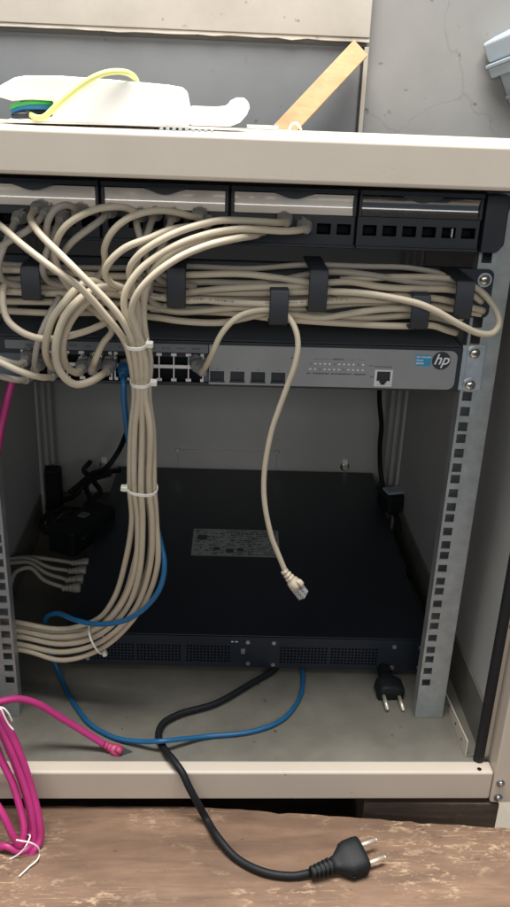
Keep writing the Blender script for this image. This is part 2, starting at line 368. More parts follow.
# top and bottom front beams (folded sheet: front face, top flange, lower lip)
MB().box(-XO - 2, XO + 2, FY, 52, 549, TZ).build('top_beam', 'paint', cab, bevel=3.5, seg=3)
bb = MB().box(-292.5, 292.5, FY, -68, -80.5, FZ + .5).build('bottom_beam', 'paint', cab, bevel=3.0, seg=3)
h = PZ(479.5, 769, FZ + .8) / MM
MB().cyl(V(h.x, h.y, FZ + .2), V(h.x, h.y, FZ + .9), 2.4).build('beam_hole', 'port_dark', bb)
for s in (-1, 1):
    x0, x1 = sorted((s * 293, s * XO))
    po = MB().box(x0, x1, FY - 1.5, -58, -84, 548.5).build('front_post', 'paint', cab, bevel=2.5, seg=3)
    for px, py in ((500.5, 783), (498, 797)):
        q = P(px, py, FY - 1.5) / MM; x = s * q.x
        bo = MB().cyl(V(x, FY - 3, q.z), V(x, FY - 1, q.z), 4.6, n=20).build('washer', 'bolt', po)
        rings = []
        for k in range(6):
            t = k / 5 * math.pi / 2
            rings.append([V(x + 3.6 * math.cos(t + .001) * math.cos(a), FY - 3 - 3 * math.sin(t), q.z + 3.6 * math.cos(t) * math.sin(a)) for a in [2 * math.pi * i / 16 for i in range(16)]])
        MB().loft(rings).build('bolt', 'bolt', po, sm=True)
    xa, xc = sorted((s * 284.5, s * 292.8)); MB().box(xa, xc, -62, -57, FZ + .6, 548.4).build('post_return', 'paint', cab)
    # foot under the corner
    MB().cyl(V(s * 303, -70, -86.5), V(s * 303, -70, -84), 9, n=20).build('foot', 'rubber', cab)
    # door seal
    pts = [V(s * 280.5, -67, z) for z in range(-44, 546, 20)]
    MB().tube(pts, 5.6, n=14, step=20).build('door_seal', 'rubber', cab, sm=True)
    # mounting rail with square holes
    zs = [FZ + .5]; HZ = []
    for k in range(36):
        z = (k // 3) * 44.45 + (6.35, 22.25, 38.1)[k % 3]; HZ.append(z); zs += [z - 4.75, z + 4.75]
    zs.append(540)
    xs = sorted([s * 225, s * (232.5 - 4.75), s * (232.5 + 4.75), s * 257]); hj = 1
    rl = MB().grid(xs, zs, {(1, 2 * k + 1) for k in range(36)}, 0, 1.8)
    xa, xc = sorted((s * 257, s * 255.2)); rl.box(xa, xc, 1.8, 40, FZ + .5, 540)
    xa, xc = sorted((s * 225, s * 226.8)); rl.box(xa, xc, 1.8, 15, FZ + .5, 540)
    xa, xc = sorted((s * 233, s * 255.1)); rl.box(xa, xc, 38, 39.5, FZ + .5, 540)
    rl.build('mounting_rail', 'zinc', cab)
    # rail tie brackets to the side walls
    for z in (480,):
        xa, xc = sorted((s * 257.2, s * 286.8)); MB().box(xa, xc, 22, 38, z, z + 30).build('rail_bracket', 'zinc', cab)
    # channel lying along the floor beside the wall: tapered lip, bottom, taller web
    lip = MB(); xl = s * 267
    lip.v = [V(xl, -62, FZ + .3), V(xl, 60, FZ + .3), V(xl, 60, FZ + 8), V(xl, -62, FZ + 21)]; lip.v += [p + V(s * 1.2, 0, 0) for p in lip.v]
    lip.f = [(0, 1, 2, 3), (7, 6, 5, 4), (0, 4, 5, 1), (1, 5, 6, 2), (2, 6, 7, 3), (3, 7, 4, 0)]
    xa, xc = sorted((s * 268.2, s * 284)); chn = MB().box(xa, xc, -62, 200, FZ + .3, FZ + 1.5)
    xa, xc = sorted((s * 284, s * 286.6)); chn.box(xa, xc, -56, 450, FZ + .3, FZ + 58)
    ang = chn.build('floor_channel', 'paint_floor_shaded', cab)
    lp = lip.build('channel_lip', 'paint', ang)
    for y in (-45, -20, 10):
        xa, xc = sorted((s * 266.6, s * 266.9)); MB().box(xa, xc, y, y + 2.2, FZ + 7, FZ + 9.5).build('slot', 'port_dark', ang)
    # rear corner profiles
    for y0, y1, x in ((455, 478, 281), (495, 512, 279), (528, 560, 276)):
        xa, xc = sorted((s * x, s * 286.8)); MB().box(xa, xc, y0, y1, FZ, 560).build('rear_profile', 'paint_grey', cab, bevel=2)
# back wall plate, and bright screws added in place of daylit keyholes
pl = MB().box(-74, 97, BY - 2.5, BY - .2, -8, 42).build('cover_plate', 'paint_back', bp_, bevel=.8)
for x in (-74, 97): MB().cyl(V(x, BY - 4.5, 41), V(x, BY - 2.5, 41), 3, 4, n=12).build('rivet', 'zinc_bright', pl)
for px, py in ((345, 467), (104, 465)):
    c = P(px, py, BY - 4) / MM
    def glint_dome(x, z, r, h, y):
        rings = []
        for k in range(7):
            t = k / 6 * math.pi / 2; rr = max(r * math.cos(t), .05)
            rings.append([V(x + rr * math.cos(a), y - h * math.sin(t), z + rr * math.sin(a)) for a in [2 * math.pi * i / 24 for i in range(24)]])
        return MB().loft(rings)
    hk = MB().box(c.x - 5.5, c.x + 5.5, BY - 5, BY - .3, c.z - 4, c.z + 15).build('keyhole_stand_in', 'white_plastic', bp_, bevel=4, seg=3)
    glint_dome(c.x, c.z, 9, 6, BY - .4).build('washer', 'polished_glint', bp_, sm=True)  # polished dome shaped to glint like daylight through the keyhole
    MB().cyl(V(c.x, BY - 9, c.z), V(c.x, BY - 5, c.z), 4.5, 5.5, n=16).build('screw', 'brass', bp_)

# screw builder shared by the rack devices
def pan_screw(x, y, z, parent, r=5.2):
    mb = MB(); rings = []
    for k in range(6):
        t = k / 5 * math.pi / 2
        rings.append([V(x + r * math.cos(t) * math.cos(a) if k < 5 else x + .05 * math.cos(a), y - r * .55 * math.sin(t), z + r * math.cos(t) * math.sin(a) if k < 5 else z + .05 * math.sin(a)) for a in [2 * math.pi * i / 18 for i in range(18)]])
    w = MB().cyl(V(x, y - .9, z), V(x, y, z), r + 1.4, n=20).build('washer', 'zinc_bright', parent)
    mb.v = []; mb.loft([[p - V(0, .9, 0) for p in rg] for rg in rings]); o = mb.build('screw', 'screw', parent, sm=True)
    m = Matrix.Translation(V(x, y - .9 - r * .56, z)) @ Matrix.Rotation(random.uniform(0, 1.5), 4, 'Y')
    MB().box(-2.2, 2.2, -.15, .6, -.5, .5, m).box(-.5, .5, -.2, .6, -2.2, 2.2, m).build('cross_slot', 'print_dark', o)

# ------------------------------------------------------------------ patch panel
pp = thing('patch_bay', 'black twenty four port patch panel under the top beam', 'patch panel', V(0, 0, 490)); PINV[pp.name] = Matrix.Translation(V(0, 0, 490))
PY = -16
MB().box(-240, 240, PY + 9, 30, 490, 491.6).box(-240, 240, PY + 9, 30, 536.4, 538).box(-240, 240, -1.5, -.2, 490, 538).build('tray', 'black_steel', pp)
for s in (-1, 1):
    pts = [(219.5, 490), (234, 490), (240, 497), (240, 528), (244, 531), (243, 536), (238, 539.5), (219.5, 539.5)]
    if s < 0: pts = [(-x, z) for x, z in reversed(pts)]
    MB().prism(pts, PY - 4, PY + 12).build('end_cap', 'black_plastic', pp, bevel=1.5)
PORT_X = []
for m_ in range(4):
    x0 = -223.5 + 110.6 * m_; x1 = x0 + 109.4; md = MB()
    px = [x0 + 11.8 + 17.55 * i for i in range(6)]; PORT_X += px
    xs = [x0 + .4]; holes = set()
    for i, x in enumerate(px): xs += [x - 5.9, x + 5.9]
    xs.append(x1 - .4); zs = [490.5, 501.4, 510.2, 517.6]
    md.grid(xs, zs, {(2 * i + 1, 1) for i in range(6)}, PY, PY + 3)
    md.box(x0 + .4, x1 - .4, PY - 5, PY + 3, 536.2, 540.2)                     # top ledge
    md.box(x0 + .4, x0 + 3.2, PY - 3, PY + 3, 517.7, 536.2).box(x1 - 3.2, x1 - .4, PY - 3, PY + 3, 517.7, 536.2)
    md.box(x0 + .4, x1 - .4, PY - 2.2, PY, 490, 492.5)
    mo = md.build('port_module', 'black_plastic', pp, bevel=.5, seg=1)
    # label holder: rounded clear strip over paper
    nseg = 14; rings = []
    for xx in (x0 + 3.4, x1 - 3.4):
        ring = []
        for k in range(nseg + 1):
            t = -1 + 2 * k / nseg; z = 526.6 + 8.4 * t; y = PY - 3.2 + 3.3 * (1 - t * t)
            ring.append(V(xx, y, z))
        ring += [V(xx, PY + 4, 535.0), V(xx, PY + 4, 518.2)]; rings.append(ring)
    lw = MB().loft([rings[1], rings[0]])
    l = lw.build('label_window', 'paper' if m_ < 3 else 'window_clear', mo, sm=False)
    for i, p in enumerate(l.data.polygons):
        p.use_smooth = True
    l.data.set_sharp_from_angle(angle=math.radians(35))
    xm = (x0 + x1) / 2
    tab = [(xm - 17 + 34 * i / 12, 534.9 - 4.2 * (math.sin(math.pi * i / 12) ** 1.5)) for i in range(13)] + [(xm + 17, 537), (xm - 17, 537)]
    MB().prism(tab, PY - 5.5, PY + 2).build('thumb_tab', 'black_plastic', mo)
    for i, x in enumerate(px):
        po = MB().well(x - 5.9, x + 5.9, 501.4, 510.2, PY + .3, PY + 13).build('port', 'port_dark', mo)
        if m_ >= 2: MB().box(x - 3.2, x + 3.2, PY + .9, PY + 2, 498.2, 499.1).build('port_mark', 'print_grey', po)
        if m_ == 3 and i == 4: MB().box(x + 2.4, x + 3.8, PY + .5, PY + 3, 502, 509.5).build('latch', 'zinc_bright', po)
# hidden-mount ears behind the end caps
for s in (-1, 1):
    xa, xc = sorted((s * 219, s * 241)); MB().box(xa, xc, -4, -1.6, 490.5, 537.5).build('ear', 'black_steel', pp)

# ------------------------------------------------------------------ cable manager
cm = thing('cable_manager', 'black horizontal cable manager bar with six plastic clips', 'cable manager', V(0, 0, 427)); PINV[cm.name] = Matrix.Translation(V(0, 0, 427))
def rrect(x0, x1, z0, z1, r, n=5):
    pts = []
    for cx, cz, a0 in ((x1 - r, z0 + r, -90), (x1 - r, z1 - r, 0), (x0 + r, z1 - r, 90), (x0 + r, z0 + r, 180)):
        for k in range(n + 1):
            a = math.radians(a0 + 90 * k / n); pts.append((cx + r * math.cos(a), cz + r * math.sin(a)))
    return pts
MB().prism(rrect(-241, 241, 427.5, 472.5, 6), -2.2, -.3).box(-222, 222, -.3, 9, 470.5, 472.2).build('bar', 'black_steel', cm)
for x in (-232.5, 232.5): pan_screw(x, -2.4, 463, cm)
def clip(xc, z0, z1, w=16):
    mb = MB(); y0, y1 = -66, -2.4; t = 2.6
    m = [(y1, z1), (y0 + 6, z1), (y0 + 2, z1 - 1.2), (y0, z1 - 5), (y0, z0 + 4), (y0 + 2, z0 + 1), (y0 + 6, z0), (y0 + 20, z0),
         (y0 + 20, z0 + t), (y0 + 7, z0 + t), (y0 + t, z0 + 6), (y0 + t, z1 - 6), (y0 + 7, z1 - t), (y1, z1 - t)]
    rings = [[V(x, y, z) for y, z in m] for x in (xc - w / 2, xc + w / 2)]
    mb.loft(rings); return mb.build('clip', 'clip_plastic', cm, bevel=1.0, seg=2)
for x, z0, z1 in ((-166.5, 446, 476), (-46.5, 443, 478), (72.5, 443, 480), (40.2, 430.5, 462), (197.5, 440, 474), (161.3, 430, 461)):
    clip(x, z0, z1)

# ------------------------------------------------------------------ switch
sw = thing('network_switch', 'grey faced rack switch with hp logo, below the cable manager', 'network switch', V(0, 100, 356)); PINV[sw.name] = Matrix.Translation(V(0, 100, 356))
SY = -12
body = MB().box(-219.5, 219.5, SY + 6, 240, 356.6, 400.6).build('body', 'switch_steel', sw, bevel=1.5)
bez = MB().box(-219.5, 219.5, SY + 1.5, SY + 5.9, 384.5, 400.4).box(-19, 219.5, SY + 1.5, SY + 5.9, 356.8, 384.5).box(-219.5, -19, SY + 1.5, SY + 5.9, 356.8, 360.5).build('bezel', 'black_plastic', sw, bevel=.8)
MB().prism(rrect(-205, -19.5, 389.6, 397.6, .8), SY, SY + 1.6).build('number_strip', 'face_strip', sw)
# right hand faceplate with four module slots and a console port
sx = [-10.8, 8.2, 27.6, 46.6]
xs = [-18.5]
for x in sx: xs += [x - 6.6, x + 6.6]
xs += [139.8, 152.4, 203]; zs = [359.6, 363, 372.6, 376.2, 397.6]
hol = {(1 + 2 * i, 1) for i in range(4)} | {(9, 1), (9, 2)}
fp = MB().grid(xs, zs, hol, SY, SY + 1.6)
fp.prism([(203, 359.6)] + [(214.5 - 7 + 7 * math.cos(a), 366.6 + 7 * math.sin(a)) for a in [math.radians(-90 + 15 * i) for i in range(7)]] + [(214.5 - 7 + 7 * math.cos(a), 390.6 + 7 * math.sin(a)) for a in [math.radians(15 * i) for i in range(7)]] + [(203, 397.6)], SY, SY + 1.6)
face = fp.build('faceplate', 'face_grey', sw)
for x in sx:
    s_ = MB().well(x - 6.6, x + 6.6, 363, 372.6, SY + .4, SY + 5.5).build('module_slot', 'port_dark', face)
    MB().box(x - 7.3, x + 7.3, SY - .7, SY + .1, 361.8, 362.9).box(x - 5, x + 5, SY + 2, SY + 4.8, 362.9, 364.5).build('slot_lip', 'black_plastic', s_)
    MB().prism([(x - 1.3, 374.6), (x + 1.3, 374.6), (x, 376)], SY - .1, SY).build('mark', 'print_grey', face)
cz = 146.1
con = MB().well(139.8, 152.4, 363, 376.2, SY + .4, SY + 5.5).build('console_port', 'port_dark', face)
MB().grid([137.6, 139.8, 152.4, 154.6], [361.4, 363, 376.2, 377.8], {(1, 1)}, SY - .5, SY + .2).build('port_rim', 'spacer', con)
MB().box(139.8, 142.6, SY + .2, SY + 3, 363, 366.5).box(149.6, 152.4, SY + .2, SY + 3, 363, 366.5).box(142.6, 144, SY + .2, SY + 3, 363, 364.5).box(148.2, 149.6, SY + .2, SY + 3, 363, 364.5).build('port_key', 'spacer', con)
def scribble(x0, x1, z, h, y, matn, parent, wmin=.8, wmax=2.2, gap=.5, name='print_line'):
    mb = MB(); x = x0
    while x < x1:
        w = random.uniform(wmin, wmax)
        if random.random() > .16: mb.box(x, min(x + w, x1), y - .06, y, z - h / 2 * random.uniform(.6, 1), z + h / 2)
        x += w + gap
    return mb.build(name, matn, parent)
# status light field
for r, z in enumerate((381.5, 376.2)):
    for i in range(12):
        x = 75.5 + 4.5 * i; MB().box(x, x + 1.7, SY - .12, SY - .01, z, z + 1.3).build('status_light', 'print_white' if (i * 7 + r) % 5 else 'print_grey', face)
scribble(74, 96, 386.6, .5, SY - .01, 'print_grey', face, 3, 6, .2); scribble(108, 128, 386.6, .5, SY - .01, 'print_grey', face, 3, 6, .2)
scribble(97, 107, 386.8, 1.6, SY - .01, 'print_dark', face); scribble(73.5, 129, 372.6, 1.4, SY - .01, 'print_dark', face)
scribble(131, 137, 381.4, 1.0, SY - .01, 'print_grey', face); scribble(133.5, 137.2, 370.5, 1.3, SY - .01, 'print_dark', face)
scribble(137, 155, 380.6, 1.0, SY - .01, 'print_dark', face); scribble(57.5, 62, 387, 1.4, SY - .01, 'print_dark', face)
# logo and sticker
lx, lz = 199.3, 388.0
lg = MB().cyl(V(lx, SY - .5, lz), V(lx, SY + .2, lz), 8.7, n=40).build('logo_disc', 'logo_black', face)
text('hp', 14.4, lx - .1, SY - .62, lz + .9, 'print_white', lg, 'logo_lettering', shear=.32, bold=.16)
stk = MB().box(175.0, 189.6, SY - .15, SY - .01, 382.4, 393.0).build('model_sticker', 'sticker_blue', face)
text('HP 1910-24G', 2.5, 175.7, SY - .22, 391.0, 'print_white', stk, align='LEFT', bold=.06)
text('Switch', 2.5, 175.7, SY - .22, 388.0, 'print_white', stk, align='LEFT', bold=.06)
text('JE006A', 2.5, 175.7, SY - .22, 385.0, 'print_white', stk, align='LEFT', bold=.06)
# twelve columns of two ports with bright spacers
PC = [-30.8 - 13.62 * i - (3.2 if i >= 6 else 0) for i in range(12)]
for i, x in enumerate(PC):
    for z0, z1, up in ((377.6, 388.4, 1), (361.4, 373.8, 0)):
        po = MB().well(x - 6.2, x + 6.2, z0, z1, SY + .8, SY + 5.7).build('port', 'port_dark', sw)
        zz = (z1 - 2.6, z1) if up else (z0, z0 + 2.6)
        MB().box(x - 6.2, x - 4.3, SY + .7, SY + 2, *zz).box(x + 4.3, x + 6.2, SY + .7, SY + 2, *zz).build('port_key', 'spacer', po)
    MB().box(x - 6.7, x + 6.7, SY + .2, SY + 2, 374.1, 377.3).build('row_bar', 'spacer', sw)
    for dx in ((-6.8, 6.8) if i in (5, 11) else (-6.8,)) + ((6.8,) if i in (0, 6) else ()):
        MB().box(x + dx - .55, x + dx + .55, SY + .5, SY + 2, 361.4, 388.6).build('spacer', 'spacer', sw)
    scribble(x - 3.6, x + 3.6, 393.4, 1.7, SY - .02, 'print_dark', sw, .6, 1.2, .6)
for s in (-1, 1):
    xa, xc = sorted((s * 220.3, s * 243.5)); er = MB().box(xa, xc, -3.2, -.4, 356.8, 401.2)
    xa, xc = sorted((s * 220.3, s * 222.8)); er.box(xa, xc, -.4, 60, 356.8, 401.2)
    xa, xc = sorted((s * 220.1, s * 225.5)); er.box(xa, xc, -4.6, -3.2, 357.0, 401.0)
    e_ = er.build('mounting_ear', 'zinc_bright', sw, bevel=.5)
    for z in (362.0, 393.7): pan_screw(s * 232.5, -3.4, z, e_, 5.4)

# ------------------------------------------------------------------ black appliance on the cabinet floor
dv = thing('rack_appliance', 'black one unit rack appliance lying loose on the cabinet floor', 'rack appliance', V(33, 81, -43))
DW = 439; DD = 488; H0, H1 = 7.5, 52
dv.rotation_euler.z = math.radians(-1.3)
def D(mb, name, m, parent=dv, bevel=0, sm=False):
    o = bpy.data.objects.new(name, mb.mesh(name, m, sm)); COL.objects.link(o); o.parent = parent
    if bevel:
        md = o.modifiers.new('bevel', 'BEVEL'); md.width = bevel * MM; md.segments = 2; md.limit_method = 'ANGLE'; md.harden_normals = True
        o.data.polygons.foreach_set('use_smooth', [True] * len(o.data.polygons))
    return o
hw = DW / 2
D(MB().box(-hw, hw, 3, DD, H0, H1 - .2), 'chassis', 'black_steel', bevel=1.2)
D(MB().box(-hw - .8, hw + .8, 1.2, DD + .5, H1 - .2, H1 + 1), 'top_cover', 'black_steel', bevel=.8)
for x in (-hw + 30, hw - 30):
    for y in (30, DD - 30): D(MB().cyl(V(x, y, 0), V(x, y, H0 + .1), 8, 9), 'foot', 'rubber')
vents = [(-195, -140), (-134, -80), (-74, -22), (40, 96), (102, 158)]
xs = [-hw]; zs = [H0]; hol = set(); cols = []
for a, b in vents:
    x = a
    while x < b: cols.append((x, x + 2.6)); x += 4.2
for a, b in cols: xs += [a, b]
xs.append(hw)
z = 15
while z < 40: zs += [z, z + 2.6]; z += 4.2
zs.append(H1 - .4)
hol = {(1 + 2 * i, 1 + 2 * j) for i in range(len(cols)) for j in range((len(zs) - 2) // 2)}
fr = D(MB().grid(xs, zs, hol, 0, 2.9), 'front_bezel', 'black_steel')
D(MB().box(-hw + 6, hw - 6, 2.92, 2.98, 12, 42), 'vent_backing', 'port_dark', fr)
for px, py in ((394, 645.5), (420, 646), (391.6, 666), (418, 666), (248, 642.6), (274, 643), (248, 664), (273, 664.7), (87, 661)):
    w = P(px, py, 80) - dv.location; x = max(-hw + 4, min(hw - 4, w.x / MM)); z = max(H0 + 3, min(H1 - 3, w.z / MM))
    D(MB().cyl(V(x, -1.2, z), V(x, .1, z), 2.4, 3.0, n=14), 'bezel_screw', 'zinc_bright', fr)
w = P(243, 651.7, 80) - dv.location
D(MB().box(w.x / MM - 2.4, w.x / MM + 2.4, -.8, .1, w.z / MM - 3.4, w.z / MM + 3.4), 'power_button', 'zinc_bright', fr)
for dx in (0, 5): D(MB().box(-12 + dx - 8, -9 + dx - 8, -.1, 0, 44, 45.4), 'print_mark', 'print_white', fr)
D(MB().box(26, 38, -.5, 0, 10, 48), 'bezel_rib', 'black_plastic', fr)
# type label on the top cover
ly0, ly1 = 190, 269; lx0, lx1 = -79, 47
lab = D(MB().box(lx0, lx1, ly0, ly1, H1 + 1.0, H1 + 1.15), 'type_label', 'label_silver')
for r in range(15):
    y = ly0 + 4 + r * 5
    mb = MB(); x = lx0 + 4
    while x < lx1 - 4:
        wd = random.uniform(2, 7)
        if random.random() > (.55 if x < lx0 + 52 else .22): mb.box(x, min(x + wd, lx1 - 3), y, y + random.choice((1.4, 2.2, 3)), H1 + 1.15, H1 + 1.2)
        x += wd + 1.2
    D(mb, 'print_line', 'print_dark', lab)
for x, y, s in ((-72, 236, 14), (-48, 206, 9), (-30, 200, 11), (-14, 204, 9)):
    D(MB().box(x, x + s, y, y + s, H1 + 1.16, H1 + 1.24), 'print_block', 'print_dark', lab)

# ------------------------------------------------------------------ cables
def jack(root, p, d, bootmat='boot_grey', up=Vector((0, 0, 1)), clear=True, s=1.0, hump=False):
    """modular plug: p = where the cable enters the boot, d = towards the contact end; children boot and connector"""
    m = frame(p, d, up); rings = []
    def ring(x, hy, hz, n=16, sq=3.0, oz=0):
        out = []
        for k in range(n):
            a = 2 * math.pi * (k + .5) / n; c, w = math.cos(a), math.sin(a)
            out.append(m @ V(x * s, math.copysign(abs(c) ** (2 / sq), c) * hy * s, (math.copysign(abs(w) ** (2 / sq), w) * hz + oz) * s))
        return out
    prof = [(-4, 3.4, 3.4), (-1, 3.7, 3.7), (-.4, 3.1, 3.1), (1, 3.1, 3.1), (1.4, 4.1, 4), (3.4, 4.1, 4), (3.8, 3.4, 3.4), (5, 3.4, 3.4), (5.4, 4.6, 4.3), (7.6, 4.8, 4.5), (8, 4.4, 4.2), (9, 4.6, 4.3), (11, 6.3, 5.2), (16, 6.7, 5.6), (20, 6.6, 5.4)]
    bm = MB().loft([ring(*q) for q in prof])
    if hump: bm.loft([ring(12, 2.6, 1.5, oz=6), ring(14.5, 3, 2.6, oz=7), ring(18.5, 3, 2.4, oz=7.4), ring(20, 2.6, 1.6, oz=7)])
    b = bm.build('boot', bootmat, root, sm=True)
    if clear:
        c = MB().box(20 * s, 32 * s, -5.8 * s, 5.8 * s, -4.1 * s, 4.1 * s, m).box(20 * s, 30 * s, -2 * s, 2 * s, 5.0 * s, 6 * s, m).box(29 * s, 31 * s, -2 * s, 2 * s, 4.1 * s, 5.2 * s, m).build('connector', 'clear_plug', root, bevel=.5)
        MB().box(26 * s, 31.5 * s, -4.4 * s, 4.4 * s, -4.25 * s, -4.12 * s, m).build('contacts', 'gold', c)
    return m @ V(-2 * s, 0, 0)
def cable(name, label, pts, r, m, cat='cable', group=None, n=12, jacks=(), jacket=True, step=3.0):
    """pts list of Vectors; jacks list of (end index 0/-1, point, direction, kwargs)"""
    if not jacks:
        return tag(MB().tube(pts, r, n, step).build(name, m, None, sm=True), label, cat, group)
    t = thing(name, label, cat, min(pts, key=lambda q: q.z), group); PINV[t.name] = Matrix.Translation(t.location)
    for e, d, kw in jacks:
        q = pts[0] if e == 0 else pts[-1]; jack(t, q, Vector(d), **kw)
    MB().tube(pts, r, n, step).build('jacket', m, t, sm=True)
    return t
def W(*a):
    return [P(*q) for q in a]
G = 'cable_grey'; R = 2.9
INP = (0, 1, 0)
BG = 'patch cables tied into the hanging bundle'
# --- bundle strands, patch panel to the lower left
low = {
 1: [(133.5, 395, -68), (130, 430, -62), (130, 487, -48), (131, 520, -40), (124, 562, -26), (113, 598, -8), (96, 620, 8), (60, 629, 26), (21, 623, 34), (-8, 618, 40)],
 2: [(137.5, 395, -73), (134, 430, -66), (134.5, 487, -53), (137, 520, -45), (133, 572, -32), (118, 610, -14), (92, 631, 4), (56, 637, 22), (22, 631, 33), (-8, 627, 38)],
 3: [(141.5, 395, -72), (143.5, 430, -66), (141, 487, -57), (144, 520, -49), (140, 575, -34), (124, 612, -16), (95, 637, 0), (60, 644, 18), (22, 637, 30), (-8, 633, 36)],
 4: [(146, 395, -72), (149, 430, -66), (149, 487, -55), (151, 520, -48), (149, 570, -35), (131, 613, -18), (98, 643, -2), (60, 652, 14), (24, 645, 27), (-8, 640, 33)],
 5: [(149.5, 395, -66), (153, 430, -60), (154, 487, -50), (157.5, 520, -43), (156.5, 568, -32), (138, 612, -16), (102, 648, 0), (62, 660, 12), (27, 651, 24), (-8, 646, 30)],
 6: [(144, 395, -63), (139, 430, -58), (146, 487, -46), (149, 520, -39), (147, 570, -24), (128, 607, -8), (97, 633, 8), (58, 641, 26), (20, 634, 36), (-8, 630, 42)],
 7: [(138, 395, -63), (146, 430, -58), (139, 487, -46), (140, 520, -38), (134, 565, -24), (120, 602, -7), (97, 626, 10), (58, 633, 30), (20, 628, 38), (-8, 623, 44)],
}
for k in low:
    low[k] = [(x * .86 + 142 * .14 if y == 395 else x, y, d) if y in (395, 487) or x < 105 else (x + random.uniform(-1.6, 1.6), y, d + random.uniform(-3, 3)) for x, y, d in low[k]]
# c1 enters from the left edge
cable('patch_cable', 'grey patch cable slanting in from the left edge to the tied bundle',
      W((-30, 205, -45), (0, 225.5, -72), (20, 243, -86), (47, 264, -94), (80, 288, -96), (105, 315, -92), (124, 340, -86), (130, 358, -80), *low[1]), R, G, group=BG)
cable('patch_cable', 'grey patch cable sloping from a boot below the leftmost label window into the bundle',
      W((35, 210, -45), (30.5, 219, -66), (39, 233, -82), (63, 257, -96), (80, 274, -101), (117, 313, -98), (131, 338, -92), (135, 358, -84), *low[2]), R, G, group=BG, jacks=[(0, INP, {})])
# c8, B: from the port at 305
cable('patch_cable', 'grey patch cable plugged in nearest the open ports, second of the swept strands',
      W((306, 229, -46), (296, 230.5, -60), (283, 231, -66), (244, 229, -74), (220, 231.5, -80), (203, 235.5, -84), (179, 244, -88), (157, 256, -91), (139, 271, -94), (126, 291, -95), (124, 307, -94), (131, 325, -91), (138, 343, -87), (141, 360, -82), *low[3]), R, G, group=BG, jacks=[(0, INP, {})])
# c9, C
cable('patch_cable', 'lowest grey patch cable of the strands swept across to the ports',
      W((262, 231, -46), (256, 235, -62), (242, 237.5, -76), (220, 242, -88), (203, 247, -93), (179, 257.5, -98), (154, 275, -101), (138, 293, -101), (132, 310, -98), (137, 330, -92), (142, 345, -86), (146, 362, -80), *low[4]), R, G, group=BG, jacks=[(0, INP, {})])
# A
cable('patch_cable', 'uppermost grey patch cable of the strands swept across to the ports',
      W((286, 222, -46), (277, 222.5, -58), (250, 221, -68), (220, 220.5, -76), (203, 224, -80), (179, 231.5, -86), (159, 241, -90), (140, 254, -91), (130, 268, -88), (131, 284, -82), (137, 305, -78), (139, 330, -76), (140, 350, -74), *low[6]), R, G, group=BG, jacks=[(0, INP, {})])
# D inner
cable('patch_cable', 'shaded grey patch cable between the swept strands, down to the bundle',
      W((245, 232, -46), (240, 235, -56), (222, 238, -64), (203, 240.5, -70), (179, 249, -74), (156, 267, -76), (146, 290, -76), (143.5, 315, -75), (146, 338, -74), (150, 360, -70), *low[5]), R, G, group=BG, jacks=[(0, INP, {})])
# c6
cable('patch_cable', 'grey patch cable looping round left of the bundle above its first tie',
      W((205, 224, -46), (196, 226, -58), (171, 229.5, -74), (150, 238, -82), (125, 248, -86), (109.5, 262, -86), (105, 273, -82), (111, 283, -76), (124, 289, -70), (137, 305, -66), (142, 330, -66), (146, 355, -66), *low[7]), R, G, group=BG, jacks=[(0, INP, {})])
# c5 arch
GA = 'cable_dark'; AG = 'arched patch cables at the patch panel'
cable('patch_cable', 'arched grey patch cable falling left of the bundle from the second label window',
      W((199, 217, -46), (190, 216, -56), (179, 213, -62), (160, 210.5, -68), (140, 213.5, -72), (125, 220, -74), (112, 232, -74), (104.5, 248, -70), (105, 264, -60), (98, 277, -52), (84, 284, -46), (60, 287, -42), (20, 288, -40), (-20, 287, -38)), R, G, group=AG, jacks=[(0, INP, {})])
cable('patch_cable', 'broad arched grey patch cable crossing under the divider of the first two label windows',
      W((138, 218, -46), (135, 212, -58), (125, 207.5, -64), (101, 208, -70), (80, 216, -76), (64, 228, -78), (55.5, 245, -74), (56, 262, -66), (64, 280, -60), (80, 300, -54), (100, 316, -50), (112, 330, -52), (103, 343, -58), (96, 358, -62), (92.5, 370, -44)), R, G, group=AG, jacks=[(0, INP, {}), (-1, (0, 1, .1), {})])
cable('patch_cable', 'tight grey arch of patch cable above the left manager clip',
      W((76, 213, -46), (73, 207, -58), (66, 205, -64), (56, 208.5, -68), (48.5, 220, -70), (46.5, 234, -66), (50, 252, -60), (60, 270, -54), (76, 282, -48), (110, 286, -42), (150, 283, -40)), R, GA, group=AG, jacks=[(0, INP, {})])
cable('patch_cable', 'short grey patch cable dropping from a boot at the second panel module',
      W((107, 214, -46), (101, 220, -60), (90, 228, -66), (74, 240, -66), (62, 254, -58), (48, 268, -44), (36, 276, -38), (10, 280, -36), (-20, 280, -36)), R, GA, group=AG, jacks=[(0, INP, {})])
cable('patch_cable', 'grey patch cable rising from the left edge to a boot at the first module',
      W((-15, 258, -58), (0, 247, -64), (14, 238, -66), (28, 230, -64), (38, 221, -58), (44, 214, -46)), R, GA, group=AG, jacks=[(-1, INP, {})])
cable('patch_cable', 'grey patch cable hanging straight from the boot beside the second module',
      W((136, 217, -46), (137, 226, -58), (141, 240, -62), (146, 256, -58), (150, 275, -52), (151, 300, -48), (160, 306, -42), (190, 309, -38), (230, 308, -36)), R, GA, group=AG)
